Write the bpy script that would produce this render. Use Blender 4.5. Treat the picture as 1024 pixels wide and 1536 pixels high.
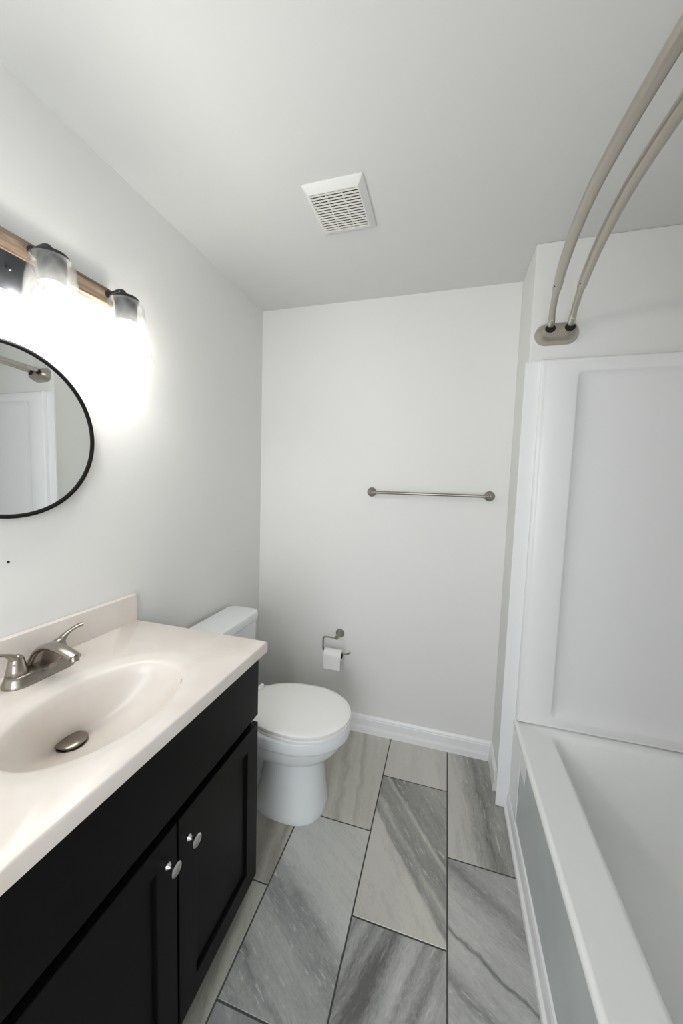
import bpy, bmesh, math, random
from mathutils import Vector, Matrix
random.seed(7)
PI = math.pi
S = bpy.context.scene
COL = S.collection
for o in list(bpy.data.objects):
    bpy.data.objects.remove(o, do_unlink=True)

# ------------------------------------------------------------------ camera
CX, CZ = 1.0866, 1.4438
F_PX, PITCH, YAW, ROLL = 538.4, -0.0792, 0.2826, 0.0307
def cam_axes(p, y, r):
    cp, sp, cy, sy, cr, sr = math.cos(p), math.sin(p), math.cos(y), math.sin(y), math.cos(r), math.sin(r)
    fw = Vector((-sy*cp, cy*cp, sp)); rt = Vector((cy, sy, 0)); up = rt.cross(fw)
    return cr*rt + sr*up, -sr*rt + cr*up, fw
_rt, _up, _fw = cam_axes(PITCH, YAW, ROLL)
cd = bpy.data.cameras.new('camera'); cam = bpy.data.objects.new('camera', cd); COL.objects.link(cam)
cd.sensor_fit = 'HORIZONTAL'; cd.sensor_width = 36.0; cd.lens = F_PX/1024*36.0
cd.clip_start = 0.02
m = Matrix((( _rt.x, _up.x, -_fw.x, CX), (_rt.y, _up.y, -_fw.y, 0.0), (_rt.z, _up.z, -_fw.z, CZ), (0, 0, 0, 1)))
cam.matrix_world = m
S.camera = cam

# ------------------------------------------------------------------ world, daylight, exposure
w = bpy.data.worlds.new('world'); S.world = w; w.use_nodes = True
w.node_tree.nodes['Background'].inputs[0].default_value = (0.96, 0.98, 1.0, 1)
w.node_tree.nodes['Background'].inputs[1].default_value = 1.0
def area(name, loc, rot, sx, sy, power, color):
    l = bpy.data.lights.new(name, 'AREA'); l.shape = 'RECTANGLE'; l.size = sx; l.size_y = sy
    l.energy = power; l.color = color
    o = bpy.data.objects.new(name, l); COL.objects.link(o); o.location = loc; o.rotation_euler = rot
    return o
# daylight entering through the open doorway behind the camera
DOOR_POWER = 12.5
BULB_STRENGTH = 45
BULB_POINT = 1.9
area('doorway_daylight', (0.92, -1.02, 1.40), (math.radians(92), 0, math.radians(12)), 0.95, 1.3, DOOR_POWER, (0.90, 0.95, 1.0))
S.view_settings.view_transform = 'Standard'; S.view_settings.look = 'None'
S.view_settings.gamma = 1.0; S.view_settings.use_curve_mapping = False
S.view_settings.exposure = 0.60

# ------------------------------------------------------------------ room constants (metres)
YB, YE, XJ, H = 1.964, 1.685, 1.385, 2.434     # back wall, tub end wall, jog, ceiling
XR = 2.145                                     # wall behind the tub
YT = 0.160                                     # near end of tub
YN = -0.90                                     # wall behind the camera

# ------------------------------------------------------------------ materials
def mat(name, color=(.8, .8, .8), rough=.5, metal=0., spec=.5, coat=0.):
    mt = bpy.data.materials.new(name); mt.use_nodes = True
    b = mt.node_tree.nodes['Principled BSDF']
    b.inputs['Base Color'].default_value = (*color, 1); b.inputs['Roughness'].default_value = rough
    b.inputs['Metallic'].default_value = metal; b.inputs['Specular IOR Level'].default_value = spec
    b.inputs['Coat Weight'].default_value = coat
    return mt
def nt(mt): return mt.node_tree, mt.node_tree.nodes, mt.node_tree.links, mt.node_tree.nodes['Principled BSDF']
def add_bump(mt, scale, strength, dist=.002, stretch=None, detail=3):
    t, n, l, b = nt(mt)
    tc = n.new('ShaderNodeTexCoord'); no = n.new('ShaderNodeTexNoise'); bu = n.new('ShaderNodeBump')
    no.inputs['Scale'].default_value = scale; no.inputs['Detail'].default_value = detail
    if stretch:
        mp = n.new('ShaderNodeMapping'); mp.inputs['Scale'].default_value = stretch
        l.new(tc.outputs['Object'], mp.inputs[0]); l.new(mp.outputs[0], no.inputs['Vector'])
    else: l.new(tc.outputs['Object'], no.inputs['Vector'])
    bu.inputs['Strength'].default_value = strength; bu.inputs['Distance'].default_value = dist
    l.new(no.outputs['Fac'], bu.inputs['Height']); l.new(bu.outputs[0], b.inputs['Normal'])
    return no
def add_var(mt, c1, c2, scale, stretch=None, lo=.35, hi=.65, detail=4, dist=0.):
    t, n, l, b = nt(mt)
    tc = n.new('ShaderNodeTexCoord'); no = n.new('ShaderNodeTexNoise'); cr = n.new('ShaderNodeValToRGB')
    no.inputs['Scale'].default_value = scale; no.inputs['Detail'].default_value = detail
    no.inputs['Distortion'].default_value = dist
    mp = n.new('ShaderNodeMapping'); mp.inputs['Scale'].default_value = stretch or (1, 1, 1)
    l.new(tc.outputs['Object'], mp.inputs[0]); l.new(mp.outputs[0], no.inputs['Vector'])
    cr.color_ramp.elements[0].position = lo; cr.color_ramp.elements[0].color = (*c1, 1)
    cr.color_ramp.elements[1].position = hi; cr.color_ramp.elements[1].color = (*c2, 1)
    l.new(no.outputs['Fac'], cr.inputs[0]); l.new(cr.outputs[0], b.inputs['Base Color'])

M_WALL = mat('wall_paint', (.815, .81, .79), .62); add_bump(M_WALL, 90, .12, .001)
M_CEIL = mat('ceiling_paint', (.735, .74, .722), .7); add_bump(M_CEIL, 70, .10, .001)
M_TRIM = mat('trim_paint', (.88, .885, .89), .28); add_bump(M_TRIM, 25, .1, .001)
M_SURR = mat('surround_plastic', (.87, .87, .87), .25)
M_TUB = mat('tub_acrylic', (.92, .925, .91), .2); add_bump(M_TUB, 9, .03, .002)
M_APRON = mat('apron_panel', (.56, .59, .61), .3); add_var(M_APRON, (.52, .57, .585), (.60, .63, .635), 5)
M_PORC = mat('porcelain', (.84, .86, .87), .12)
M_SEAT = mat('seat_plastic', (.93, .925, .905), .25)
M_STONE = mat('cultured_marble', (.8, .74, .68), .26)
add_var(M_STONE, (.76, .69, .63), (.83, .785, .745), 4.5, (1, 1, 1), .3, .7, 5, 1.2)
M_CAB = mat('espresso_paint', (.0028, .0027, .0024), .4, spec=.13)
add_bump(M_CAB, 60, .12, .001, (1, 1, .15))
M_CABIN = mat('cabinet_recess', (.006, .006, .006), .6)
M_NICK = mat('brushed_nickel', (.33, .30, .265), .28, 1.0)
add_bump(M_NICK, 300, .06, .0004, (1, 1, 8))
M_KNOB = mat('satin_nickel', (.62, .61, .59), .2, 1.0)
M_ROD = mat('satin_rod_metal', (.50, .465, .41), .33, 1.0)
add_bump(M_ROD, 220, .05, .0003, (8, 1, 8))
M_RODP = mat('rod_worn_metal', (.54, .53, .48), .42, .9)
M_BLACK = mat('matte_black', (.004, .004, .004), .5, spec=.2)
M_HOLE = mat('dark_hole', (.008, .008, .008), .8)
M_FIX = mat('fixture_dark_metal', (.055, .057, .062), .33, .85)
M_PLATE = mat('fixture_plate_metal', (.10, .105, .115), .3, .9)
M_WOOD = mat('fixture_wood', (.4, .27, .16), .55)
add_var(M_WOOD, (.05, .034, .024), (.30, .215, .15), 80, (1, .10, 1), .32, .68, 6, .6)
M_VENT = mat('vent_plastic', (.80, .80, .775), .45)
M_SLAT = mat('vent_slat_plastic', (.84, .83, .76), .4)
M_PAPER = mat('tissue', (.86, .86, .85), .9); add_bump(M_PAPER, 220, .25, .001)
M_CARD = mat('card_core', (.035, .032, .03), .9)
M_GROUT = mat('grout', (.075, .075, .07), .85)
M_CAULK = mat('caulk', (.85, .86, .85), .5)
M_SEAM = mat('seam_shadow_gap', (.12, .12, .12), .8)
M_RED = mat('red_dot', (.5, .03, .02), .4)
M_MIRROR = mat('mirror_silver', (.93, .95, .945), .0, 1.0)
M_SOCK = mat('socket_metal', (.035, .035, .038), .35, .7)

def glass_mat():
    mt = bpy.data.materials.new('rippled_clear_glass'); mt.use_nodes = True
    n = mt.node_tree.nodes; l = mt.node_tree.links; n.clear()
    out = n.new('ShaderNodeOutputMaterial'); mx = n.new('ShaderNodeMixShader')
    tr = n.new('ShaderNodeBsdfTransparent'); gl = n.new('ShaderNodeBsdfGlossy'); gl.inputs['Roughness'].default_value = .04
    gl.inputs['Color'].default_value = (1, 1, 1, 1)
    tc = n.new('ShaderNodeTexCoord'); mp = n.new('ShaderNodeMapping'); mp.inputs['Scale'].default_value = (1, 1, .45)
    no = n.new('ShaderNodeTexVoronoi'); no.inputs['Scale'].default_value = 55; no.feature = 'SMOOTH_F1'
    bu = n.new('ShaderNodeBump'); bu.inputs['Strength'].default_value = .9; bu.inputs['Distance'].default_value = .004
    l.new(tc.outputs['Object'], mp.inputs[0]); l.new(mp.outputs[0], no.inputs['Vector']); l.new(no.outputs['Distance'], bu.inputs['Height'])
    l.new(bu.outputs[0], gl.inputs['Normal'])
    lw = n.new('ShaderNodeLayerWeight'); lw.inputs['Blend'].default_value = .42; l.new(bu.outputs[0], lw.inputs['Normal'])
    mr = n.new('ShaderNodeMapRange'); mr.inputs['To Min'].default_value = .025; mr.inputs['To Max'].default_value = .30
    l.new(lw.outputs['Facing'], mr.inputs['Value']); l.new(mr.outputs[0], mx.inputs[0])
    n2 = n.new('ShaderNodeTexNoise'); n2.inputs['Scale'].default_value = 26; n2.inputs['Detail'].default_value = 1
    m2 = n.new('ShaderNodeMapping'); m2.inputs['Scale'].default_value = (1, 1, .25); l.new(tc.outputs['Object'], m2.inputs[0]); l.new(m2.outputs[0], n2.inputs['Vector'])
    cr = n.new('ShaderNodeValToRGB'); cr.color_ramp.elements[0].position = .38; cr.color_ramp.elements[0].color = (.78, .79, .79, 1)
    cr.color_ramp.elements[1].position = .62; cr.color_ramp.elements[1].color = (1, 1, 1, 1)
    l.new(n2.outputs['Fac'], cr.inputs[0]); l.new(cr.outputs[0], tr.inputs['Color'])
    tl_ = n.new('ShaderNodeBsdfTranslucent'); tl_.inputs['Color'].default_value = (.95, .96, .95, 1)
    m3 = n.new('ShaderNodeMixShader'); m3.inputs[0].default_value = .022; l.new(bu.outputs[0], tl_.inputs['Normal'])
    l.new(tr.outputs[0], m3.inputs[1]); l.new(tl_.outputs[0], m3.inputs[2])
    l.new(m3.outputs[0], mx.inputs[1]); l.new(gl.outputs[0], mx.inputs[2]); l.new(mx.outputs[0], out.inputs[0])
    return mt
M_GLASS = glass_mat()
def bulb_mat():
    mt = bpy.data.materials.new('lit_bulb_glass'); mt.use_nodes = True
    n = mt.node_tree.nodes; l = mt.node_tree.links; n.clear()
    out = n.new('ShaderNodeOutputMaterial'); mx = n.new('ShaderNodeMixShader'); mx.inputs[0].default_value = .6
    tr = n.new('ShaderNodeBsdfTransparent'); em = n.new('ShaderNodeEmission')
    em.inputs['Color'].default_value = (1, .965, .91, 1); em.inputs['Strength'].default_value = BULB_STRENGTH
    l.new(tr.outputs[0], mx.inputs[1]); l.new(em.outputs[0], mx.inputs[2]); l.new(mx.outputs[0], out.inputs[0])
    return mt
M_BULB = bulb_mat()

def tile_mat(name, p0, d, stops, light=(.60, .585, .55), dark=(.13, .13, .13), distort=.022, seed=0., specks=.5, grain=.5):
    """stone tile whose veins run along direction d; stops = (distance across the vein from p0, darkness)"""
    mt = bpy.data.materials.new(name); mt.use_nodes = True
    t, n, l, b = nt(mt)
    b.inputs['Roughness'].default_value = .3
    dx, dy = d; L = math.hypot(dx, dy); dx /= L; dy /= L
    nx, ny = -dy, dx
    if nx < 0: nx, ny = -nx, -ny
    geo = n.new('ShaderNodeTexCoord')
    off = n.new('ShaderNodeVectorMath'); off.operation = 'SUBTRACT'; off.inputs[1].default_value = (p0[0], p0[1], 0)
    l.new(geo.outputs['Object'], off.inputs[0])
    def dot(v):
        q = n.new('ShaderNodeVectorMath'); q.operation = 'DOT_PRODUCT'; q.inputs[1].default_value = v
        l.new(off.outputs[0], q.inputs[0]); return q.outputs['Value']
    a = dot((dx, dy, 0)); c = dot((nx, ny, 0))
    comb = n.new('ShaderNodeCombineXYZ'); l.new(a, comb.inputs[0]); l.new(c, comb.inputs[1]); comb.inputs[2].default_value = seed
    def noise(sc, scale, detail=3, rough=.55):
        mp = n.new('ShaderNodeMapping'); mp.inputs['Scale'].default_value = scale; l.new(comb.outputs[0], mp.inputs[0])
        q = n.new('ShaderNodeTexNoise'); q.inputs['Scale'].default_value = sc; q.inputs['Detail'].default_value = detail
        q.inputs['Roughness'].default_value = rough; l.new(mp.outputs[0], q.inputs['Vector']); return q.outputs['Fac']
    def math_(op, x, y=None, z=None):
        q = n.new('ShaderNodeMath'); q.operation = op
        for i, s in enumerate((x, y, z)):
            if s is None: continue
            if isinstance(s, (int, float)): q.inputs[i].default_value = s
            else: l.new(s, q.inputs[i])
        return q.outputs[0]
    w1 = noise(6, (1, .6, 1), 4); w2 = noise(30, (.5, 1, 1), 3, .6)
    dd = math_('ADD', c, math_('MULTIPLY', math_('SUBTRACT', w1, .5), distort*4))
    dd = math_('ADD', dd, math_('MULTIPLY', math_('SUBTRACT', w2, .5), distort*2.0))
    lo, hi = stops[0][0], stops[-1][0]
    mr = n.new('ShaderNodeMapRange'); mr.inputs['From Min'].default_value = lo; mr.inputs['From Max'].default_value = hi
    l.new(dd, mr.inputs['Value'])
    cr = n.new('ShaderNodeValToRGB'); els = cr.color_ramp.elements
    while len(els) > 1: els.remove(els[-1])
    for i, (s, v) in enumerate(stops):
        e = els[0] if i == 0 else els.new((s-lo)/(hi-lo))
        e.position = (s-lo)/(hi-lo); e.color = (v, v, v, 1)
    l.new(mr.outputs[0], cr.inputs[0])
    g1 = noise(34, (.12, 1, 1), 6, .65); g2 = noise(150, (.35, 1, 1), 4, .7); g3 = noise(9, (.5, 1, 1), 5, .6)
    dk = math_('ADD', cr.outputs[0], math_('MULTIPLY', math_('SUBTRACT', g1, .5), grain*1.6))
    dk = math_('ADD', dk, math_('MULTIPLY', math_('SUBTRACT', g2, .5), grain*1.5))
    dk = math_('ADD', dk, math_('MULTIPLY', math_('SUBTRACT', g3, .5), grain*1.3))
    # pale flecks inside the dark stone
    f = n.new('ShaderNodeMapRange'); f.inputs['From Min'].default_value = .57; f.inputs['From Max'].default_value = .66
    l.new(noise(60, (.22, 1, 1), 5, .72), f.inputs['Value'])
    fl = math_('MULTIPLY', math_('MULTIPLY', f.outputs[0], cr.outputs[0]), specks)
    dk = math_('SUBTRACT', math_('SUBTRACT', dk, fl), .06)
    cl = n.new('ShaderNodeClamp'); l.new(dk, cl.inputs[0])
    mx = n.new('ShaderNodeMixRGB'); mx.inputs[1].default_value = (*light, 1); mx.inputs[2].default_value = (*dark, 1)
    l.new(cl.outputs[0], mx.inputs[0]); l.new(mx.outputs[0], b.inputs['Base Color'])
    return mt

# ------------------------------------------------------------------ mesh helpers
class MB:
    def __init__(s): s.v = []; s.f = []
    def box(s, x0, x1, y0, y1, z0, z1):
        k = len(s.v)
        s.v += [(x, y, z) for z in (z0, z1) for y in (y0, y1) for x in (x0, x1)]
        s.f += [tuple(k+i for i in q) for q in ((0, 2, 3, 1), (4, 5, 7, 6), (0, 1, 5, 4), (2, 6, 7, 3), (0, 4, 6, 2), (1, 3, 7, 5))]
        return s
    def loft(s, rings, cap0=True, cap1=True, closed=True):
        k = len(s.v); n = len(rings[0])
        for r in rings: s.v += [tuple(p) for p in r]
        for i in range(len(rings)-1):
            for j in range(n if closed else n-1):
                a = k+i*n+j; b = k+i*n+(j+1) % n
                s.f.append((a, b, b+n, a+n))
        if cap0: s.f.append(tuple(k+j for j in reversed(range(n))))
        if cap1: s.f.append(tuple(k+(len(rings)-1)*n+j for j in range(n)))
        return s
    def tube(s, path, rad, n=14, flat=None, cap=True, up=None):
        """sweep along path; rad number or list; flat=(a,b) scale of the two cross axes"""
        P = [Vector(p) for p in path]; R = rad if isinstance(rad, (list, tuple)) else [rad]*len(P)
        fl = flat if isinstance(flat, list) else [flat or (1, 1)]*len(P)
        rings = []; prev = None
        for i, p in enumerate(P):
            t = (P[min(i+1, len(P)-1)]-P[max(i-1, 0)]).normalized()
            if prev is None:
                u = Vector(up) if up else (Vector((0, 0, 1)) if abs(t.z) < .9 else Vector((1, 0, 0)))
            else: u = prev
            u = (u - t*u.dot(t)).normalized(); prev = u; q = t.cross(u)
            rings.append([p + u*R[i]*fl[i][0]*math.cos(2*PI*j/n) + q*R[i]*fl[i][1]*math.sin(2*PI*j/n) for j in range(n)])
        return s.loft(rings, cap, cap)
    def lathe(s, prof, origin=(0, 0, 0), axis='z', n=32, cap0=True, cap1=True):
        """prof: (radius, distance along axis)"""
        ax = {'x': Vector((1, 0, 0)), 'y': Vector((0, 1, 0)), '-y': Vector((0, -1, 0)), 'z': Vector((0, 0, 1)), '-z': Vector((0, 0, -1))}[axis] if isinstance(axis, str) else Vector(axis).normalized()
        u = ax.orthogonal().normalized(); q = ax.cross(u); o = Vector(origin)
        rings = [[o + ax*h + (u*math.cos(2*PI*j/n)+q*math.sin(2*PI*j/n))*max(r, 1e-5) for j in range(n)] for r, h in prof]
        return s.loft(rings, cap0, cap1)
    def build(s, name, m, parent=None, smooth=False, bevel=0., seg=2, subsurf=0, recalc=True):
        me = bpy.data.meshes.new(name); me.from_pydata(s.v, [], s.f)
        bm = bmesh.new(); bm.from_mesh(me)
        if recalc: bmesh.ops.recalc_face_normals(bm, faces=bm.faces[:])
        bm.to_mesh(me); bm.free()
        for x in (m if isinstance(m, list) else [m]): me.materials.append(x)
        o = bpy.data.objects.new(name, me); COL.objects.link(o)
        if smooth or bevel:
            for p in me.polygons: p.use_smooth = True
        if bevel:
            b = o.modifiers.new('bevel', 'BEVEL'); b.width = bevel; b.segments = seg; b.limit_method = 'ANGLE'; b.angle_limit = math.radians(40)
            b.harden_normals = True
        if subsurf:
            u = o.modifiers.new('subsurf', 'SUBSURF'); u.levels = subsurf; u.render_levels = subsurf
        elif smooth and not bevel:
            try: me.set_sharp_from_angle(angle=math.radians(42))
            except Exception: pass
        if parent:
            o.parent = parent
            o.matrix_parent_inverse = Matrix.Translation(-Vector(parent.location))
        return o
def thing(name, label, cat, loc, group=None):
    o = bpy.data.objects.new(name, None); o.empty_display_size = .05; COL.objects.link(o); o.location = loc
    o['label'] = label; o['category'] = cat
    if group: o['group'] = group
    return o
def struct(o): o['kind'] = 'structure'; return o
def rrect(a0, a1, b0, b1, r, n=8):
    """rounded rectangle outline in 2D, counter clockwise"""
    pts = []
    for cx, cy, st in ((a1-r, b1-r, 0), (a0+r, b1-r, 90), (a0+r, b0+r, 180), (a1-r, b0+r, 270)):
        for i in range(n+1):
            t = math.radians(st+90*i/n); pts.append((cx+r*math.cos(t), cy+r*math.sin(t)))
    return pts
def arc(c, r, a0, a1, n):
    return [(c[0]+r*math.cos(math.radians(a0+(a1-a0)*i/n)), c[1]+r*math.sin(math.radians(a0+(a1-a0)*i/n))) for i in range(n+1)]
def smooth_path(pts, n=8):
    """Catmull-Rom through points of any dimension"""
    P = [pts[0]]+list(pts)+[pts[-1]]; out = []
    for i in range(1, len(P)-2):
        for k in range(n):
            t = k/n
            out.append(tuple(.5*((2*b)+(c-a)*t+(2*a-5*b+4*c-d)*t*t+(-a+3*b-3*c+d)*t**3) for a, b, c, d in zip(P[i-1], P[i], P[i+1], P[i+2])))
    out.append(tuple(pts[-1])); return out

# ------------------------------------------------------------------ room shell
TH = .10
struct(MB().box(-TH, 0, YN-TH, YB+TH, 0, H).build('wall_left', M_WALL))
wl = bpy.data.objects['wall_left']
struct(MB().box(0, XJ+.15, YB, YB+TH, 0, H).build('wall_back', M_WALL))
# end wall of the tub alcove with its return towards the back wall
struct(MB().box(XJ, XR, YE, YB, 0, H).build('wall_alcove', M_WALL, bevel=.004))
struct(MB().box(XR, XR+TH, YN-TH, YB+TH, 0, H).build('wall_right', M_WALL))
struct(MB().box(XJ+.01, XR, YN, YT, 0, H).build('wall_closet', M_WALL))
# rear wall with the open doorway behind the camera
rw = MB().box(0, .45, YN-TH, YN, 0, H).box(1.34, XJ+.01, YN-TH, YN, 0, H).box(.45, 1.34, YN-TH, YN, 2.05, H)
struct(rw.build('wall_rear', M_WALL))
struct(MB().box(-TH, XR+TH, YN-TH, YB+TH, H, H+TH).build('ceiling', M_CEIL))
dc = MB()
for x0, x1, z0, z1 in ((.385, .45, 0, 2.05), (1.34, 1.3945, 0, 2.05), (.385, 1.3945, 2.05, 2.115)):
    dc.box(x0, x1, YN, YN+.015, z0, z1)
struct(dc.build('door_1', M_TRIM, bevel=.003))
# small dark screw hole left in the paint below the mirror
MB().lathe([(0.0035, 0), (.0035, .0006), (.002, .0008)], (0, .643, 1.213), 'x', 12).build('screw_hole', M_HOLE, wl)

# floor: one mesh, each tile with its own veining, grout between
G = [-.07, .2365, .5445, .8541, 1.1621, 1.470, 1.78, 2.09, 2.4]
gw = .0026
LT = (.60, .59, .56)
mats = [M_GROUT]
def reg(m): mats.append(m); return len(mats)-1
special = {}
special[('B', 1.381)] = reg(tile_mat('tile_pale_cream', (.65, 1.7), (.15, -.99), [(-.12, .3), (-.03, .12), (-.005, .35), (0.01, .55), (.03, .15), (.075, .1), (.09, .42), (.11, .12), (.22, .1)], (.62, .595, .535), (.24, .22, .18), .02, 1.3, .1, .35))
special[('B', .769)] = reg(tile_mat('tile_grey_cloud', (.726, .994), (.84, -.54), [(-.28, .55), (-.2, .5), (-.183, .8), (-.165, .5), (-.1, .42), (-.05, .62), (.0, .72), (.035, .55), (.07, .22), (.11, .1), (.4, .1)], (.60, .60, .57), (.13, .14, .14), .02, 4.1, .8, .4))
special[('C', 1.687)] = reg(tile_mat('tile_plain_pale', (1.0, 1.8), (.1, -1), [(-.2, .1), (.0, .16), (.1, .08), (.13, .3), (.15, .15), (.2, .1)], (.62, .60, .56), (.28, .26, .23), .02, 2.2, .1, .3))
special[('C', 1.074)] = reg(tile_mat('tile_dark_wedge', (.98, 1.325), (.6, -.8), [(-.3, .08), (-.02, .05), (-.004, .1), (.008, .75), (.03, .6), (.045, .38), (.06, .78), (.12, .72), (.132, .35), (.145, .85), (.2, .7), (.3, .62), (.4, .6)], (.62, .60, .55), (.165, .165, .165), .009, 6.6, .75, .4))
special[('C', .46)] = reg(tile_mat('tile_striped_dark', (.959, 1.0), (.37, .93), [(-.14, .5), (-.10, .68), (-.075, .45), (-.055, .8), (-.03, .6), (-.01, .9), (.02, .95), (.045, .55), (.07, .3), (.082, .22), (.095, .62), (.12, .5), (.15, .75), (.17, .42), (.2, .6), (.24, .45), (.3, .7)], (.58, .58, .56), (.135, .135, .13), .012, 8.8, .4, .55))
special[('D', 1.37)] = reg(tile_mat('tile_half_dark', (1.255, 1.65), (.1, -.995), [(-.12, .1), (-.04, .12), (-.015, .2), (.01, .5), (.035, .62), (.06, .92), (.09, .7), (.13, .6), (.2, .6)], (.58, .565, .53), (.145, .142, .135), .013, 3.7, .75, .45))
special[('D', .757)] = reg(tile_mat('tile_cracked_grey', (1.17, 1.18), (.85, -.53), [(-.4, .45), (-.3, .3), (-.2, .35), (-.155, .45), (-.135, .85), (-.11, .35), (-.06, .22), (-.037, .3), (-.03, .95), (-.022, .3), (.05, .25), (.10, .4), (.14, .68), (.17, .4), (.22, .45), (.4, .4)], (.58, .58, .555), (.12, .12, .12), .014, 9.9, .7, .42))
special[('A', 1.07)] = reg(tile_mat('tile_olive_vein', (.45, 1.3), (.16, -.98), [(-.2, .3), (-.06, .3), (0, .7), (.03, .35), (.06, .75), (.085, .2), (.2, .2)], (.52, .50, .44), (.20, .19, .15), .012, 5.1, .1, .4))
special[('A', .457)] = reg(tile_mat('tile_olive_vein_near', (.47, .9), (.16, -.98), [(-.2, .3), (-.03, .7), (.03, .8), (.05, .35), (.08, .3), (.2, .2)], (.52, .51, .46), (.19, .18, .15), .012, 7.7, .1, .4))
special[('B', .157)] = reg(tile_mat('tile_grey_near', (.7, .6), (.5, -.86), [(-.3, .5), (-.1, .75), (0, .45), (.1, .8), (.2, .5)], (.5, .5, .49), (.16, .165, .17), .02, 12.7, .5, .4))
gen = [reg(tile_mat('tile_generic', (0, 0), (.5+.3*i, -1), [(-2, .2), (-1, .6), (-.2, .2), (.2, .6), (.7, .2), (1.5, .5), (3, .3)], seed=20.+i)) for i in range(3)]
starts = {0: ('Z', .157), 1: ('A', .457), 2: ('B', .157), 3: ('C', .46), 4: ('D', .144), 5: ('E', .457), 6: ('F', .157), 7: ('Y', .46)}
fl = MB(); fl.box(-TH, XR+TH, YN-TH, YB+TH, -.05, -.0012); fm = [0]*6
for c in range(8):
    key, y0 = starts[c]
    k = -3
    while y0+k*.6125 < YB:
        ya = y0+k*.6125; yb = ya+.6125; k += 1
        yb2 = min(yb, YB+.05)
        if yb < YN: continue
        ident = None
        for (kk, yy), mi in special.items():
            if kk == key and abs(yy-ya) < .012: ident = mi
        # slightly rounded arrises
        x0, x1 = G[c]+gw, G[c+1]-gw; b0, b1 = ya+gw, yb2-gw; e = .0012
        n0 = len(fl.v)
        fl.v += [(x0, b0, -.0012), (x1, b0, -.0012), (x1, b1, -.0012), (x0, b1, -.0012), (x0+e, b0+e, 0), (x1-e, b0+e, 0), (x1-e, b1-e, 0), (x0+e, b1-e, 0)]
        q = [(4, 5, 6, 7), (0, 1, 5, 4), (1, 2, 6, 5), (2, 3, 7, 6), (3, 0, 4, 7)]
        fl.f += [tuple(n0+i for i in z) for z in q]
        fm += [ident if ident is not None else gen[(c+k) % 3]]*5
fo = struct(fl.build('floor', mats, recalc=False))
for p, mi in zip(fo.data.polygons, fm): p.material_index = mi

# baseboards: profile (distance from wall, height)
def baseboard(name, path, m=M_TRIM, h=.105, prof=None):
    """path: list of (x, y, nx, ny) with outward mitre vectors"""
    prof = prof or [(0, 0), (.0145, 0), (.0145, .03), (.0115, .045), (.0115, h-.022), (.0095, h-.019), (.0095, h-.012), (.006, h-.004), (.004, h), (0, h)]
    rings = [[(x+nx*d, y+ny*d, z) for d, z in prof] for x, y, nx, ny in path]
    return struct(MB().loft(rings).build(name, m))
baseboard('baseboard_back', [(0, YB, 0, -1), (XJ, YB, -1, -1), (XJ, YE+.075, -1, 0)])
baseboard('baseboard_tub', [(1.4285, YE-.012, -1, 0), (1.4285, YT, -1, 0)], h=.082,
          prof=[(0, 0), (.022, 0), (.0235, .008), (.021, .02), (.0115, .026), (.0105, .066), (.006, .078), (0, .082)])
struct(MB().box(0, .012, YN, .27, 0, .105).build('baseboard_left', M_TRIM, bevel=.003))
# painted corner trim wrapping the wall end and the end of the tub apron
ct = MB().box(1.372, 1.430, YE-.011, YE, 0.004, 1.966)
ct.box(1.4245, 1.4285, 1.520, YE-.009, .004, .392).box(1.4262, 1.4285, 1.430, 1.5205, .322, .392)
struct(ct.build('trim_1', M_TRIM, bevel=.0012))

# ------------------------------------------------------------------ bathtub
tub = thing('bathtub', 'white alcove bathtub with a broad flat rim, along the right side of the room', 'bathtub', (1.78, .92, 0))
ZR = .432
def ring_xy(x0, x1, y0, y1, r, z, n=8): return [(x, y, z) for x, y in rrect(x0, x1, y0, y1, r, n)]
tb = MB(); x1o = XR-.002
rings = [ring_xy(1.432, x1o, YT+.002, YE-.002, .006, ZR-.045),
         ring_xy(1.424, x1o, YT+.002, YE-.002, .006, ZR-.028),
         ring_xy(1.4195, x1o, YT+.002, YE-.002, .008, ZR-.010),
         ring_xy(1.4225, x1o, YT+.002, YE-.002, .010, ZR-.001),
         ring_xy(1.429, x1o-.006, YT+.008, YE-.008, .012, ZR+.0035),
         ring_xy(1.437, x1o-.012, YT+.012, YE-.012, .014, ZR+.0025),
         ring_xy(1.441, x1o-.016, YT+.016, YE-.016, .016, ZR),
         ring_xy(1.545, x1o-.045, YT+.09, YE-.058, .045, ZR-.0015),
         ring_xy(1.556, x1o-.052, YT+.098, YE-.066, .048, ZR-.006),
         ring_xy(1.566, x1o-.060, YT+.108, YE-.074, .052, ZR-.020),
         ring_xy(1.580, x1o-.072, YT+.14, YE-.086, .060, ZR-.10),
         ring_xy(1.605, x1o-.095, YT+.22, YE-.115, .075, ZR-.24),
         ring_xy(1.628, x1o-.115, YT+.28, YE-.145, .085, ZR-.315),
         ring_xy(1.665, x1o-.145, YT+.33, YE-.19, .09, ZR-.342),
         ring_xy(1.72, x1o-.2, YT+.38, YE-.25, .08, ZR-.347)]
tb.loft(rings, False, True)
tb.build('basin_shell', M_TUB, tub, smooth=True).data.set_sharp_from_angle(angle=math.radians(70))
MB().box(1.4290, 1.446, YT+.004, YE-.004, 0, ZR-.040).build('apron', M_APRON, tub)
MB().lathe([(.028, 0), (.028, .003), (.018, .006), (.012, .0065)], (1.80, .58, ZR-.346), 'z', 24).build('tub_drain', M_NICK, tub, smooth=True)

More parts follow.
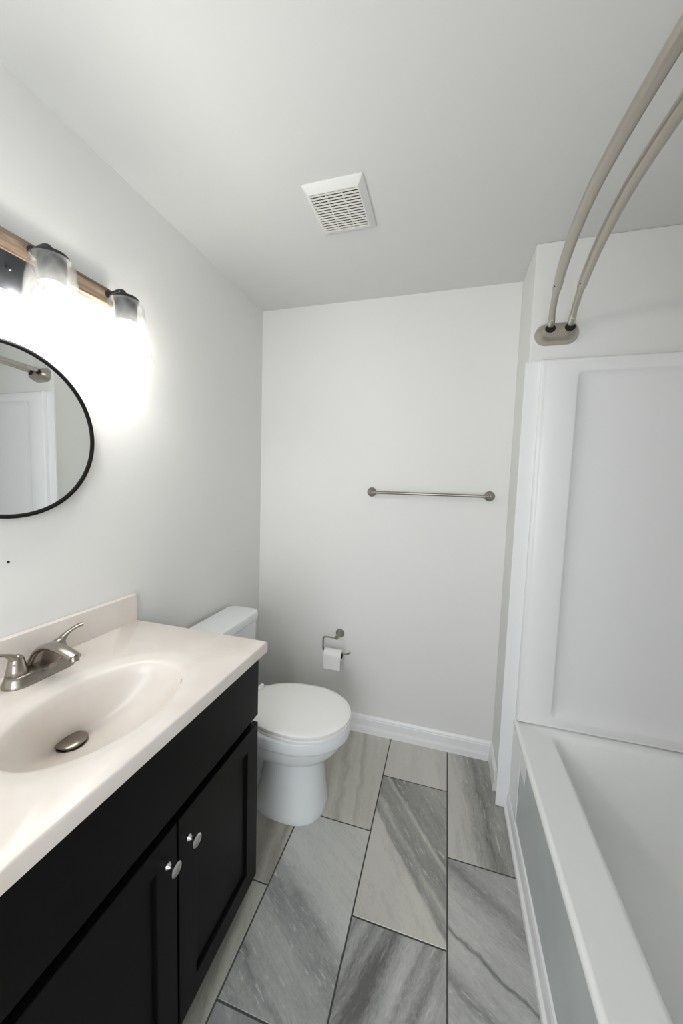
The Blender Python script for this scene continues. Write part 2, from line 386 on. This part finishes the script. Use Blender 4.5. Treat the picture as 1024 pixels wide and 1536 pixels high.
# ------------------------------------------------------------------ tub surround
sur = thing('tub_surround', 'glossy white moulded tub surround panels with a large recessed field, above the bathtub', 'shower surround', (1.78, YE, ZR))
ZS0, ZS1 = ZR+.0055, 1.966
def end_ring(x0, x1, z0, z1, r, y, n=8): return [(x, y, z) for x, z in rrect(x0, x1, z0, z1, r, n)]
P = MB()
yp = YE-.038
P.loft([end_ring(1.4285, XR-.02, ZS0, ZS1, .004, YE-.001), end_ring(1.4285, XR-.02, ZS0, ZS1, .004, yp+.006),
        end_ring(1.4335, XR-.02, ZS0+.003, ZS1-.006, .006, yp),
        end_ring(1.442, XR-.02, ZS0+.009, ZS1-.012, .008, yp+.0025), end_ring(1.447, XR-.02, ZS0+.013, ZS1-.018, .010, yp+.001),
        end_ring(1.556, XR-.10, .474, 1.919, .022, yp+.001), end_ring(1.5605, XR-.105, .480, 1.914, .024, yp+.003), end_ring(1.564, XR-.108, .486, 1.910, .026, yp+.009),
        end_ring(1.573, XR-.118, .497, 1.902, .03, yp+.018), end_ring(1.588, XR-.133, .513, 1.890, .035, yp+.026),
        end_ring(1.612, XR-.157, .535, 1.870, .045, yp+.0315), end_ring(1.650, XR-.195, .57, 1.835, .06, yp+.035)], False, True)
P.build('end_panel', M_SURR, sur, smooth=True).data.set_sharp_from_angle(angle=math.radians(75))
def side_ring(y0, y1, z0, z1, r, x, n=8): return [(x, y, z) for y, z in rrect(y0, y1, z0, z1, r, n)]
xs = XR-.026
Q = MB().loft([side_ring(YT+.002, YE-.004, ZS0, ZS1, .004, XR-.001), side_ring(YT+.002, YE-.004, ZS0, ZS1, .004, xs+.006),
        side_ring(YT+.005, YE-.004, ZS0+.003, ZS1-.006, .006, xs), side_ring(YT+.1, YE-.12, .50, 1.92, .03, xs),
        side_ring(YT+.112, YE-.132, .514, 1.906, .03, xs+.016), side_ring(YT+.2, YE-.2, .6, 1.8, .03, xs+.02)], False, True)
Q.build('side_panel', M_SURR, sur, smooth=True)
MB().box(1.45, XR-.02, YE-.016, YE-.002, ZR+.0005, ZS0+.002).build('seam_gap', M_SEAM, sur)

# ------------------------------------------------------------------ vanity cabinet
VY0, VY1, XC = .272, 1.028, .5504
van = thing('vanity_cabinet', 'black-brown two-door vanity cabinet under the cream sink top', 'cabinet', (.26, .65, 0))
cy0, cy1 = VY0+.004, 1.022
xf = .498
body = MB().box(.002, xf-.02, cy0, cy0+.015, .085, .887).box(.002, xf-.02, cy1-.015, cy1, .085, .887).box(.002, xf-.02, cy0+.015, cy1-.015, .085, .10)
body.box(xf-.02, xf, cy0, cy0+.04, .085, .887).box(xf-.02, xf, cy1-.04, cy1, .085, .887).box(xf-.02, xf, cy0+.04, cy1-.04, .085, .12).box(xf-.02, xf, cy0+.04, cy1-.04, .60, .70).box(xf-.02, xf, cy0+.04, cy1-.04, .84, .887).box(xf-.02, xf, .63, .68, .12, .60)
body.box(.002, xf-.06, cy0+.005, cy1-.012, 0, .085)
body.build('carcass', M_CAB, van, bevel=.0015)
def slab(name, y0, y1, z0, z1, parent=van):
    return MB().box(xf+.0005, .518, y0, y1, z0, z1).build(name, M_CAB, parent, bevel=.0025)
slab('drawer_front', cy0+.002, cy1+.0085, .663, .866)
def shaker(y0, y1, z0, z1, knob_y):
    s = .062
    d = MB().loft([[(xf+.0005, y, z) for y, z in rrect(y0, y1, z0, z1, .0005, 1)],
                   [(.5165, y, z) for y, z in rrect(y0, y1, z0, z1, .0005, 1)],
                   [(.518, y, z) for y, z in rrect(y0+.0015, y1-.0015, z0+.0015, z1-.0015, .0005, 1)],
                   [(.518, y, z) for y, z in rrect(y0+s, y1-s, z0+s, z1-s, .0005, 1)],
                   [(.5165, y, z) for y, z in rrect(y0+s+.002, y1-s-.002, z0+s+.002, z1-s-.002, .0005, 1)],
                   [(.5085, y, z) for y, z in rrect(y0+s+.003, y1-s-.003, z0+s+.003, z1-s-.003, .0005, 1)]], True, True)
    o = d.build('door', M_CAB, van)
    k = MB().lathe([(.009, 0), (.009, .002), (.0055, .006), (.0045, .014), (.006, .018), (.013, .0205), (.0155, .0225), (.0155, .0245), (.012, .0275), (.005, .029), (.0005, .0292)], (.518, knob_y, .557), 'x', 28)
    k.build('knob', M_KNOB, o, smooth=True)
    return o
shaker(.6575, cy1+.0085, .078, .636, .692)
shaker(cy0+.002, .6515, .078, .636, .622)

# ------------------------------------------------------------------ vanity top with moulded basin
ZC = .922
top = thing('countertop', 'cream cultured marble countertop with moulded oval sink, on the black cabinet', 'countertop', (.27, .65, .892))
N = 128
bc = (.345, .614); ba, bb = .200, .138      # basin centre, half length (y), half width (x)
dcn = (.222, .630)                         # drain centre
def rect_hit(cx, cy, t, x0, x1, y0, y1):
    dx, dy = math.cos(t), math.sin(t); s = 1e9
    if dx > 1e-9: s = min(s, (x1-cx)/dx)
    if dx < -1e-9: s = min(s, (x0-cx)/dx)
    if dy > 1e-9: s = min(s, (y1-cy)/dy)
    if dy < -1e-9: s = min(s, (y0-cy)/dy)
    return cx+dx*s, cy+dy*s
# angles including the four corners
angs = [2*PI*i/N for i in range(N)]
for cxn, cyn in ((0.02, VY0), (0.02, VY1), (XC, VY0), (XC, VY1)):
    a = math.atan2(cyn-bc[1], cxn-bc[0]) % (2*PI)
    j = min(range(N), key=lambda i: min(abs(angs[i]-a), 2*PI-abs(angs[i]-a))); angs[j] = a
angs.sort()
def rect_ring(ins, z, x0=0.002): return [(*rect_hit(bc[0], bc[1], t, x0+ (ins if x0 > .01 else 0), XC-ins, VY0+ins, VY1-ins), z) for t in angs]
def ell_ring(s, z, cx, cy, ea=None, eb=None):
    A = (ea or ba*s); B = (eb or bb*s)
    out = []
    for t in angs:
        r = 1/math.sqrt((math.cos(t)/B)**2+(math.sin(t)/A)**2)
        out.append((cx+r*math.cos(t), cy+r*math.sin(t), z))
    return out
dk = MB()
rg = [rect_ring(.012, ZC-.034, .002), rect_ring(0, ZC-.034, .002), rect_ring(0, ZC-.004, .002), rect_ring(.0012, ZC-.0012, .002), rect_ring(.004, ZC, .002)]
rg += [ell_ring(1, ZC, *bc, ea=.262, eb=.186), ell_ring(1, ZC+.0012, *bc, ea=.252, eb=.178), ell_ring(1, ZC-.0005, *bc, ea=.240, eb=.168),
       ell_ring(1, ZC-.003, *bc, ea=.215, eb=.150), ell_ring(1, ZC-.006, *bc, ea=.205, eb=.142), ell_ring(1, ZC-.012, *bc, ea=.198, eb=.136)]
K = 16
for i in range(1, K+1):
    s = 1-i/K*.9
    u = (1-s)/.9
    z = ZC-.012-.134*(1-s**2.3)**.8 if s < 1 else ZC-.012
    q = u**1.1
    rg.append(ell_ring(1, z, bc[0]*(1-q)+dcn[0]*q, bc[1]*(1-q)+dcn[1]*q, ea=.198*s**.9, eb=.136*s**.85))
dk.loft(rg, False, True)
dk.build('sink_deck', M_STONE, top, smooth=True).data.set_sharp_from_angle(angle=math.radians(50))
MB().box(.001, .0215, VY0, VY1-.002, ZC-.01, 1.019).build('backsplash', M_STONE, top, bevel=.003)
ZD = rg[-1][0][2]
dr = MB().lathe([(.0335, -.002), (.0345, .001), (.032, .0025), (.027, .002), (.0265, .005)], (dcn[0], dcn[1], ZD), 'z', 36)
drn = dr.build('drain_flange', M_NICK, top, smooth=True)
MB().lathe([(.012, .0), (.014, .006), (.0325, .0075), (.0338, .0095), (.031, .0118), (.017, .0140), (.0005, .0150)], (dcn[0], dcn[1], ZD), 'z', 36).build('pop_up_stopper', M_NICK, drn, smooth=True)
# hairline scratch on the basin lip
sc = [(bc[0]+.138*math.cos(a), bc[1]+.201*math.sin(a), ZC-.0072) for a in [math.radians(40+d*2) for d in range(5)]]
MB().tube(sc, [.0002, .0006, .0008, .0006, .0002], 6).build('hairline_scratch', M_HOLE, top)

# ------------------------------------------------------------------ faucet
fa = thing('faucet', 'brushed nickel two-handle bathroom faucet on the cream vanity top', 'faucet', (.09, .65, ZC))
def stadium(cx, cy, hx, hy, z, n=14):
    """long in y"""
    r = hx; out = []
    for i in range(n+1):
        t = PI*i/n; out.append((cx+r*math.cos(t), cy+(hy-r)+r*math.sin(t), z))
    for i in range(n+1):
        t = PI+PI*i/n; out.append((cx+r*math.cos(t), cy-(hy-r)+r*math.sin(t), z))
    return out
FB = MB().loft([stadium(.090, .65, .0335, .083, ZC), stadium(.090, .65, .034, .0835, ZC+.004), stadium(.090, .65, .031, .081, ZC+.010),
                stadium(.090, .65, .0275, .078, ZC+.018), stadium(.090, .65, .025, .0755, ZC+.024), stadium(.090, .65, .021, .071, ZC+.0265)])
FB.build('faucet_base', M_NICK, fa, smooth=True).data.set_sharp_from_angle(angle=math.radians(60))
# spout: a broad arched band with a body filling the arch below it
sp = smooth_path([(.064, .936), (.074, .962), (.096, .990), (.128, 1.005), (.160, 1.004), (.190, .997), (.215, .988)], 5)
n_ = len(sp)
SP = MB().tube([(x, .65, z) for x, z in sp], [.0190-.003*(i/n_) for i in range(n_)], 20, [(.42+.12*(i/n_), 1.0-.05*(i/n_)) for i in range(n_)])
spo = SP.build('spout', M_NICK, fa, smooth=True)
web = []
for (x, z) in sp[2:]:
    w_ = .0105
    zb = ZC+.022 if x < .138 else min(z-.012, ZC+.022+(x-.138)*.75+.015)
    zt = z-.003
    web.append([(x, .65-w_, zb), (x, .65+w_, zb), (x, .65+w_*.9, zt), (x, .65-w_*.9, zt)])
MB().loft(web).build('spout_body', M_NICK, spo, bevel=.002)
MB().lathe([(.0105, 0), (.0110, .003), (.0110, .012), (.0085, .0125)], (.209, .65, .991), (.25, 0, -1), 22).build('aerator', M_NICK, spo, smooth=True)
def faucet_handle(sgn):
    y0 = .65+sgn*.0508
    h = MB().lathe([(.0235, .0), (.0240, .003), (.0215, .004), (.0225, .006), (.0205, .016), (.0175, .030), (.0155, .040), (.0120, .047), (.0060, .051), (.0005, .052)], (.088, y0, ZC+.024), 'z', 30)
    o = h.build('handle', M_NICK, fa, smooth=True)
    pts = smooth_path([(.088, y0+sgn*.000, ZC+.056), (.089, y0+sgn*.010, ZC+.073), (.092, y0+sgn*.026, ZC+.086), (.096, y0+sgn*.044, ZC+.094), (.100, y0+sgn*.060, ZC+.096)], 5)
    k = len(pts); rad = [.0145-.0078*min(1, i/(k*.5))+ (.003*max(0, (i/k-.6)/.4)) for i in range(k)]; rad[-1] = .004
    MB().tube(pts, rad, 16, [(1-.45*min(1, i/(k*.5)), 1.0) for i in range(k)], up=(0, -sgn*.7, .7)).build('lever', M_NICK, o, smooth=True)
    return o
faucet_handle(1); hl = faucet_handle(-1)
MB().lathe([(.0024, 0), (.0024, .001), (.001, .0013)], (.0998, .5876, ZC+.056), (.7, -.68, .25), 12).build('hot_water_dot', M_RED, hl)

# ------------------------------------------------------------------ round mirror
mc = (.65, 1.551); mr_ = .223
mi = thing('round_mirror', 'round wall mirror with a thin black frame, above the sink', 'mirror', (0, mc[0], mc[1]))
MB().lathe([(.214, .002), (.214, .016)], (0, *mc), 'x', 128).build('glass', M_MIRROR, mi)
fr = []
prof = [(mr_-.0105, .002), (mr_-.0105, .018), (mr_-.006, .0215), (mr_-.003, .0215), (mr_, .019), (mr_, .002)]
NR = 128
fr = MB()
for i in range(NR):
    t = 2*PI*i/NR
    fr.v += [(x, mc[0]+r*math.cos(t), mc[1]+r*math.sin(t)) for r, x in prof]
for i in range(NR):
    for j in range(6):
        a = i*6+j; b = i*6+(j+1) % 6; c = ((i+1) % NR)*6+(j+1) % 6; d = ((i+1) % NR)*6+j
        fr.f.append((a, b, c, d))
fr.build('frame', M_BLACK, mi, smooth=True)
mi.location.x = .0008; mi.rotation_euler.z = math.radians(-.6)

# ------------------------------------------------------------------ vanity light
vl = thing('vanity_light', 'three-light wall fixture with wood bar and rippled glass shades, above the round mirror', 'wall light', (0, .706, 2.0))
MB().box(.0005, .030, .470, .942, 1.985, 2.034).build('wood_bar', M_WOOD, vl, bevel=.0012)
bp_ = MB().box(.0005, .026, .612, .788, 1.889, 1.9848).build('back_plate', M_PLATE, vl, bevel=.002)
for yy in (.655, .745):
    MB().lathe([(.005, 0), (.005, .004), (.003, .0055)], (.026, yy, 1.945), 'x', 14).build('screw', M_FIX, bp_, smooth=True)
LX = .100
for ly in (.706, .925, .487):
    arm = MB().tube(smooth_path([(.026, ly, 2.014), (.045, ly, 2.0165), (.066, ly, 2.021), (.084, ly, 2.0205), (.095, ly, 2.012), (LX-.002, ly, 1.994)], 6), .0058, 12)
    arm.lathe([(.012, 0), (.012, .004), (.007, .007)], (.030, ly, 2.016), 'x', 18)
    ar = arm.build('arm', M_FIX, vl, smooth=True)
    MB().lathe([(.008, 1.998), (.034, 1.9985), (.037, 1.995), (.0375, 1.990), (.034, 1.989), (.0305, 1.984), (.0300, 1.925), (.024, 1.922)], (LX, ly, 0), 'z', 30).build('socket', M_SOCK, ar, smooth=True)
    sh = MB()
    op = [(.0300, 1.9885), (.0400, 1.9880), (.0460, 1.984), (.0490, 1.974), (.0515, 1.950), (.0570, 1.915), (.0630, 1.875), (.0695, 1.840), (.0735, 1.818)]
    ipf = [(r-.0028, z) for r, z in op[::-1]]; ipf[-1] = (.0300, 1.985); ipf[-2] = (.038, 1.985)
    prof = smooth_path(op, 3)+[(.072, 1.8165)]+smooth_path(ipf, 3)
    rings = []
    for r, z in prof:
        ring = []
        for j in range(72):
            t = 2*PI*j/72
            wob = .0011*math.sin(7*t+z*90+ly*9)+.0008*math.sin(13*t-z*150) if z < 1.975 else 0
            ring.append((LX+(r+wob)*math.cos(t), ly+(r+wob)*math.sin(t), z))
        rings.append(ring)
    sh.loft(rings, False, False)
    sh.build('glass_shade', M_GLASS, ar, smooth=True)
    MB().lathe([(.013, 1.920), (.0145, 1.910), (.021, 1.893), (.0275, 1.872), (.0295, 1.856), (.0275, 1.840), (.020, 1.829), (.010, 1.824), (.0005, 1.823)], (LX, ly, 0), 'z', 28).build('bulb', M_BULB, ar, smooth=True)
    pl = bpy.data.lights.new('bulb_glow', 'POINT'); pl.energy = BULB_POINT; pl.color = (1, .955, .89); pl.shadow_soft_size = .010
    po = bpy.data.objects.new('bulb_glow', pl); COL.objects.link(po); po.parent = vl; po.matrix_parent_inverse = Matrix.Translation(-Vector(vl.location)); po.location = (LX, ly, 1.865)

# ------------------------------------------------------------------ toilet
TY = 1.428
to = thing('toilet', 'white two-piece toilet with closed lid, between the vanity and the back wall', 'toilet', (.35, TY, 0))
def egg(xb, xf_, hw, z, n=48, e=2.0, eb=3.0, cx=None):
    """outline: elliptical front, squarer back"""
    cx = cx if cx is not None else xf_-hw*1.25
    out = []
    for i in range(n):
        t = 2*PI*i/n; c, s = math.cos(t), math.sin(t)
        ex = e if c > 0 else eb
        a = (xf_-cx) if c > 0 else (cx-xb)
        out.append((cx+a*math.copysign(abs(c)**(2/ex), c), TY+hw*math.copysign(abs(s)**(2/ex), s), z))
    return out
BW = MB().loft([egg(.30, .640, .130, 0, e=2.3, eb=2.6, cx=.50), egg(.298, .642, .132, .006, e=2.3, eb=2.6, cx=.50), egg(.31, .638, .129, .03, e=2.3, eb=2.6, cx=.50), egg(.335, .629, .120, .10, e=2.2, eb=2.6, cx=.50),
                egg(.35, .620, .113, .19, e=2.2, eb=2.6, cx=.50), egg(.35, .617, .111, .240, e=2.2, eb=2.6, cx=.50), egg(.34, .622, .113, .262, e=2.2, eb=2.6, cx=.50)], True, True)
BW.loft([egg(.21, .50, .100, 0, cx=.40), egg(.208, .50, .102, .008, cx=.40), egg(.22, .50, .060, .05, cx=.40), egg(.22, .50, .050, .15, cx=.40), egg(.20, .50, .080, .24, cx=.40), egg(.19, .50, .11, .30, cx=.40)])
BW.loft([egg(.215, .617, .106, .245, e=2.2), egg(.205, .622, .116, .258, e=2.2),
                egg(.20, .652, .140, .268, e=2.1), egg(.19, .682, .158, .285, e=2.1), egg(.185, .708, .170, .315),
                egg(.18, .722, .1765, .345), egg(.18, .726, .178, .352),
                egg(.175, .735, .1845, .3555), egg(.17, .737, .186, .362), egg(.16, .7385, .187, .400), egg(.16, .736, .185, .4065), egg(.165, .728, .178, .409)])
BW.build('bowl', M_PORC, to, smooth=True).data.set_sharp_from_angle(angle=math.radians(65))
MB().loft([egg(.275, .733, .180, .4100, cx=.535, eb=2.3), egg(.270, .738, .185, .413, cx=.535, eb=2.3), egg(.270, .738, .185, .422, cx=.535, eb=2.3), egg(.275, .732, .179, .4255, cx=.535, eb=2.3)]).build('seat', M_SEAT, to, smooth=True)
LD = MB().loft([egg(.262, .730, .177, .4275, cx=.53, eb=2.4), egg(.256, .736, .184, .430, cx=.53, eb=2.4), egg(.256, .736, .184, .4385, cx=.53, eb=2.4), egg(.260, .731, .180, .4425, cx=.53, eb=2.4), egg(.285, .705, .160, .4455, cx=.52, eb=2.4)])
ld = LD.build('lid', M_SEAT, to, smooth=True)
for s in (-1, 1):
    MB().tube([(.262, TY+s*.105, .434), (.262, TY+s*.055, .434)], .013, 16).build('hinge', M_SEAT, ld, smooth=True)
    MB().lathe([(.013, 0), (.0125, .008), (.008, .014), (.0005, .016)], (.33, TY+s*.123, .008), 'z', 18).build('bolt_cap', M_PORC, to, smooth=True)
def tring(x0, x1, hy, z, r=.03, bow=.0):
    out = []
    for x, y in rrect(x0, x1, TY-hy, TY+hy, r, 6):
        k = 1-((y-TY)/hy)**2
        out.append((x+(bow*k if x > (x0+x1)/2 else 0), y, z))
    return out
MB().loft([tring(.035, .165, .165, .40, .03, .008), tring(.030, .175, .178, .46, .03, .01), tring(.028, .183, .188, .60, .03, .012), tring(.026, .186, .192, .742, .03, .012)]).build('tank', M_PORC, to, smooth=True)
MB().loft([tring(.021, .190, .196, .7435, .034, .012), tring(.019, .194, .200, .748, .036, .012), tring(.019, .194, .200, .776, .036, .012), tring(.022, .190, .197, .783, .036, .012), tring(.032, .180, .187, .7855, .034, .012)]).build('tank_lid', M_PORC, to, smooth=True)
fh = MB().lathe([(.012, 0), (.012, .008), (.007, .012)], (.197, TY-.15, .695), 'x', 16)
fh.tube([(.207, TY-.15, .695), (.212, TY-.12, .692), (.212, TY-.075, .685)], [.006, .006, .0075], 12).build('flush_lever', M_KNOB, to, smooth=True)

# ------------------------------------------------------------------ towel bar on the back wall
tbz = 1.402
tw = thing('towel_bar', 'brushed nickel towel bar mounted on the back wall', 'towel bar', (.993, YB, tbz))
MB().tube([(.678, YB-.058, tbz), (1.304, YB-.058, tbz)], .0078, 18).build('bar', M_NICK, tw, smooth=True)
for x in (.688, 1.296):
    MB().lathe([(.0255, 0), (.0260, .003), (.0235, .006), (.0225, .009), (.0150, .013), (.0095, .022), (.0085, .040), (.0105, .048), (.0120, .056), (.0110, .064), (.006, .069), (.0005, .070)], (x, YB, tbz), '-y', 28).build('post', M_NICK, tw, smooth=True)

# ------------------------------------------------------------------ toilet paper holder + roll
tpz = .571
tp = thing('toilet_paper_holder', 'brushed nickel open-arm paper holder on the back wall beside the toilet', 'toilet paper holder', (.531, YB, tpz))
MB().lathe([(.0250, 0), (.0255, .003), (.0225, .008), (.0150, .013), (.0100, .022), (.0085, .045), (.0090, .058), (.0110, .064), (.0110, .073), (.007, .079), (.0005, .080)], (.531, YB, tpz), '-y', 28).build('post', M_NICK, tp, smooth=True)
ya = YB-.070
armp = [(.528, ya, tpz-.003), (.500, ya, tpz-.003), (.470, ya, tpz-.003), (.458, ya, tpz-.006), (.452, ya, tpz-.018), (.452, ya, .52), (.452, ya, .500), (.456, ya, .490), (.466, ya, .4855), (.50, ya, .4855), (.56, ya, .4855), (.59, ya, .4855), (.603, ya, .489), (.613, ya, .497)]
MB().tube(smooth_path(armp, 4), .0045, 12).build('arm', M_NICK, tp, smooth=True)
rz = .4855-.0185+.0045
tr_ = thing('toilet_paper_roll', 'nearly used white toilet paper roll hanging on the nickel holder', 'toilet paper', (.515, ya, rz))
rr = MB(); x0, x1 = .464, .566
RO, RI = .0310, .0205
rr.lathe([(RI, x0), (RO-.001, x0), (RO, x0+.001), (RO, x1-.001), (RO-.001, x1), (RI, x1)], (0, ya, rz), 'x', 40, False, False)
rr.build('paper', M_PAPER, tr_, smooth=True)
tail = []
for i in range(14):
    a = math.radians(90-i*9); tail.append((ya-(RO+.0008)*math.cos(a) , rz+(RO+.0008)*math.sin(a)))
tail = [(ya-(RO+.0009)*math.sin(math.radians(a)), rz+(RO+.0009)*math.cos(math.radians(a))) for a in range(0, 95, 8)]
tail += [(ya-RO-.001, rz-.012), (ya-RO+.0005, rz-.030), (ya-RO-.001, rz-.050), (ya-RO-.003, rz-.074)]
tl = MB(); rings = []
for x in (x0+.001, x1-.001):
    rings.append([(x, y, z) for y, z in tail]+[(x, y+.0009, z) for y, z in tail[::-1]])
tl.loft(rings).build('hanging_sheet', M_PAPER, tr_, smooth=True)
MB().lathe([(RI, x0+.001), (RI, x1-.001), (RI-.0012, x1-.001), (RI-.0012, x0+.001)], (0, ya, rz), 'x', 36, False, False).build('cardboard_core', M_CARD, tr_, smooth=True)

# ------------------------------------------------------------------ double curved shower rod
sr = thing('shower_curtain_rod', 'double curved satin nickel shower rod spanning the tub alcove below the ceiling', 'shower rod', (1.483, YE, 2.07))
bxs, bzs = 1.479, 2.072
def stad_x(cx, cz, hx, hz, y, n=14):
    out = []
    for i in range(n+1):
        t = -PI/2+PI*i/n; out.append((cx+(hx-hz)+hz*math.cos(t), y, cz+hz*math.sin(t)))
    for i in range(n+1):
        t = PI/2+PI*i/n; out.append((cx-(hx-hz)+hz*math.cos(t), y, cz+hz*math.sin(t)))
    return out
RY = (YE+YT)/2
for side in (1, -1):
    wy = YE if side == 1 else YT
    f = lambda d: wy-side*d
    br = MB().loft([stad_x(bxs, bzs, .0800, .0430, f(0)), stad_x(bxs, bzs, .0800, .0430, f(.006)), stad_x(bxs, bzs, .0770, .0400, f(.010)),
                    stad_x(bxs, bzs, .0765, .0395, f(.016)), stad_x(bxs, bzs, .0725, .0360, f(.026)), stad_x(bxs, bzs, .0670, .0310, f(.038)), stad_x(bxs, bzs, .0620, .0270, f(.044))])
    bo = br.build('wall_bracket', M_ROD, sr, smooth=True)
    bo.data.set_sharp_from_angle(angle=math.radians(50))
    for hx in (1.447, 1.516):
        MB().loft([[(hx+.019*math.cos(2*PI*j/28), f(.0446), bzs+.008+.0155*math.sin(2*PI*j/28)) for j in range(28)],
                   [(hx+.019*math.cos(2*PI*j/28), f(.0440), bzs+.008+.0155*math.sin(2*PI*j/28)) for j in range(28)]]).build('rod_opening', M_HOLE, bo)
for base_x, mid_x in ((1.447, 1.354), (1.517, 1.424)):
    L2 = (YE-YT)/2-.05; sag = base_x-mid_x
    # rounded bow: steeper at the ends, flat in the middle
    def rod_pt(y):
        u = abs(y-RY)/L2
        return (mid_x+sag*u**1.7, y, 2.089)
    ys = [RY-L2-.004+(2*L2+.008)*i/60 for i in range(61)]
    rd = MB().tube([rod_pt(y) for y in ys], .0108, 16).build('rod', M_ROD, sr, smooth=True)
    y_in = 1.345
    ys2 = [2*RY-y_in+(2*y_in-2*RY)*i/44 for i in range(45)]
    MB().tube([rod_pt(y) for y in ys2], .0138, 18).build('sleeve', M_ROD, rd, smooth=True)
    for s in (1, -1):
        ya_, yb_ = RY+s*(L2-.075), RY+s*(L2-.012)
        MB().tube([rod_pt(ya_+(yb_-ya_)*i/4) for i in range(5)], .0125, 16).build('collar', M_RODP, rd, smooth=True)
        a, b = rod_pt(RY+s*(y_in-RY-.035)), None
        MB().lathe([(.0022, 0), (.0022, .0006)], (a[0]-.0095, a[1], a[2]-.0100), (-.7, 0, -.7), 10).build('set_screw', M_HOLE, rd)

# ------------------------------------------------------------------ ceiling vent
vt = thing('ceiling_vent', 'square white exhaust fan grille on the ceiling', 'vent', (.671, 1.31, H))
vx0, vx1, vy0, vy1 = .567, .777, 1.185, 1.430
gx0, gx1, gy0, gy1 = .587, .754, 1.211, 1.398
def vring(x0, x1, y0, y1, z, r=.006): return [(x, y, z) for x, y in rrect(x0, x1, y0, y1, r, 3)]
MB().loft([vring(vx0, vx1, vy0, vy1, H), vring(vx0, vx1, vy0, vy1, H-.005), vring(vx0+.002, vx1-.002, vy0+.002, vy1-.002, H-.007), vring(gx0-.003, gx1+.003, gy0-.003, gy1+.003, H-.020, .004),
           vring(gx0, gx1, gy0, gy1, H-.020, .003), vring(gx0, gx1, gy0, gy1, H-.004, .003)], False, False).build('vent_frame', M_VENT, vt, smooth=True).data.set_sharp_from_angle(angle=math.radians(25))
MB().box(gx0-.002, gx1+.002, gy0-.002, gy1+.002, H-.004, H-.002).build('dark_interior', M_HOLE, vt)
sl = MB(); nsl = 15; pitch = (gy1-gy0)/nsl
for i in range(nsl):
    yc = gy0+(i+.5)*pitch
    h = pitch*.29
    sl.box(gx0, gx1, yc-h, yc+h, H-.0196, H-.0184)
for k in (1, 2):
    xc = gx0+(gx1-gx0)*k/3; sl.box(xc-.0016, xc+.0016, gy0, gy1, H-.0199, H-.0184)
sl.build('louvres', M_SLAT, vt)
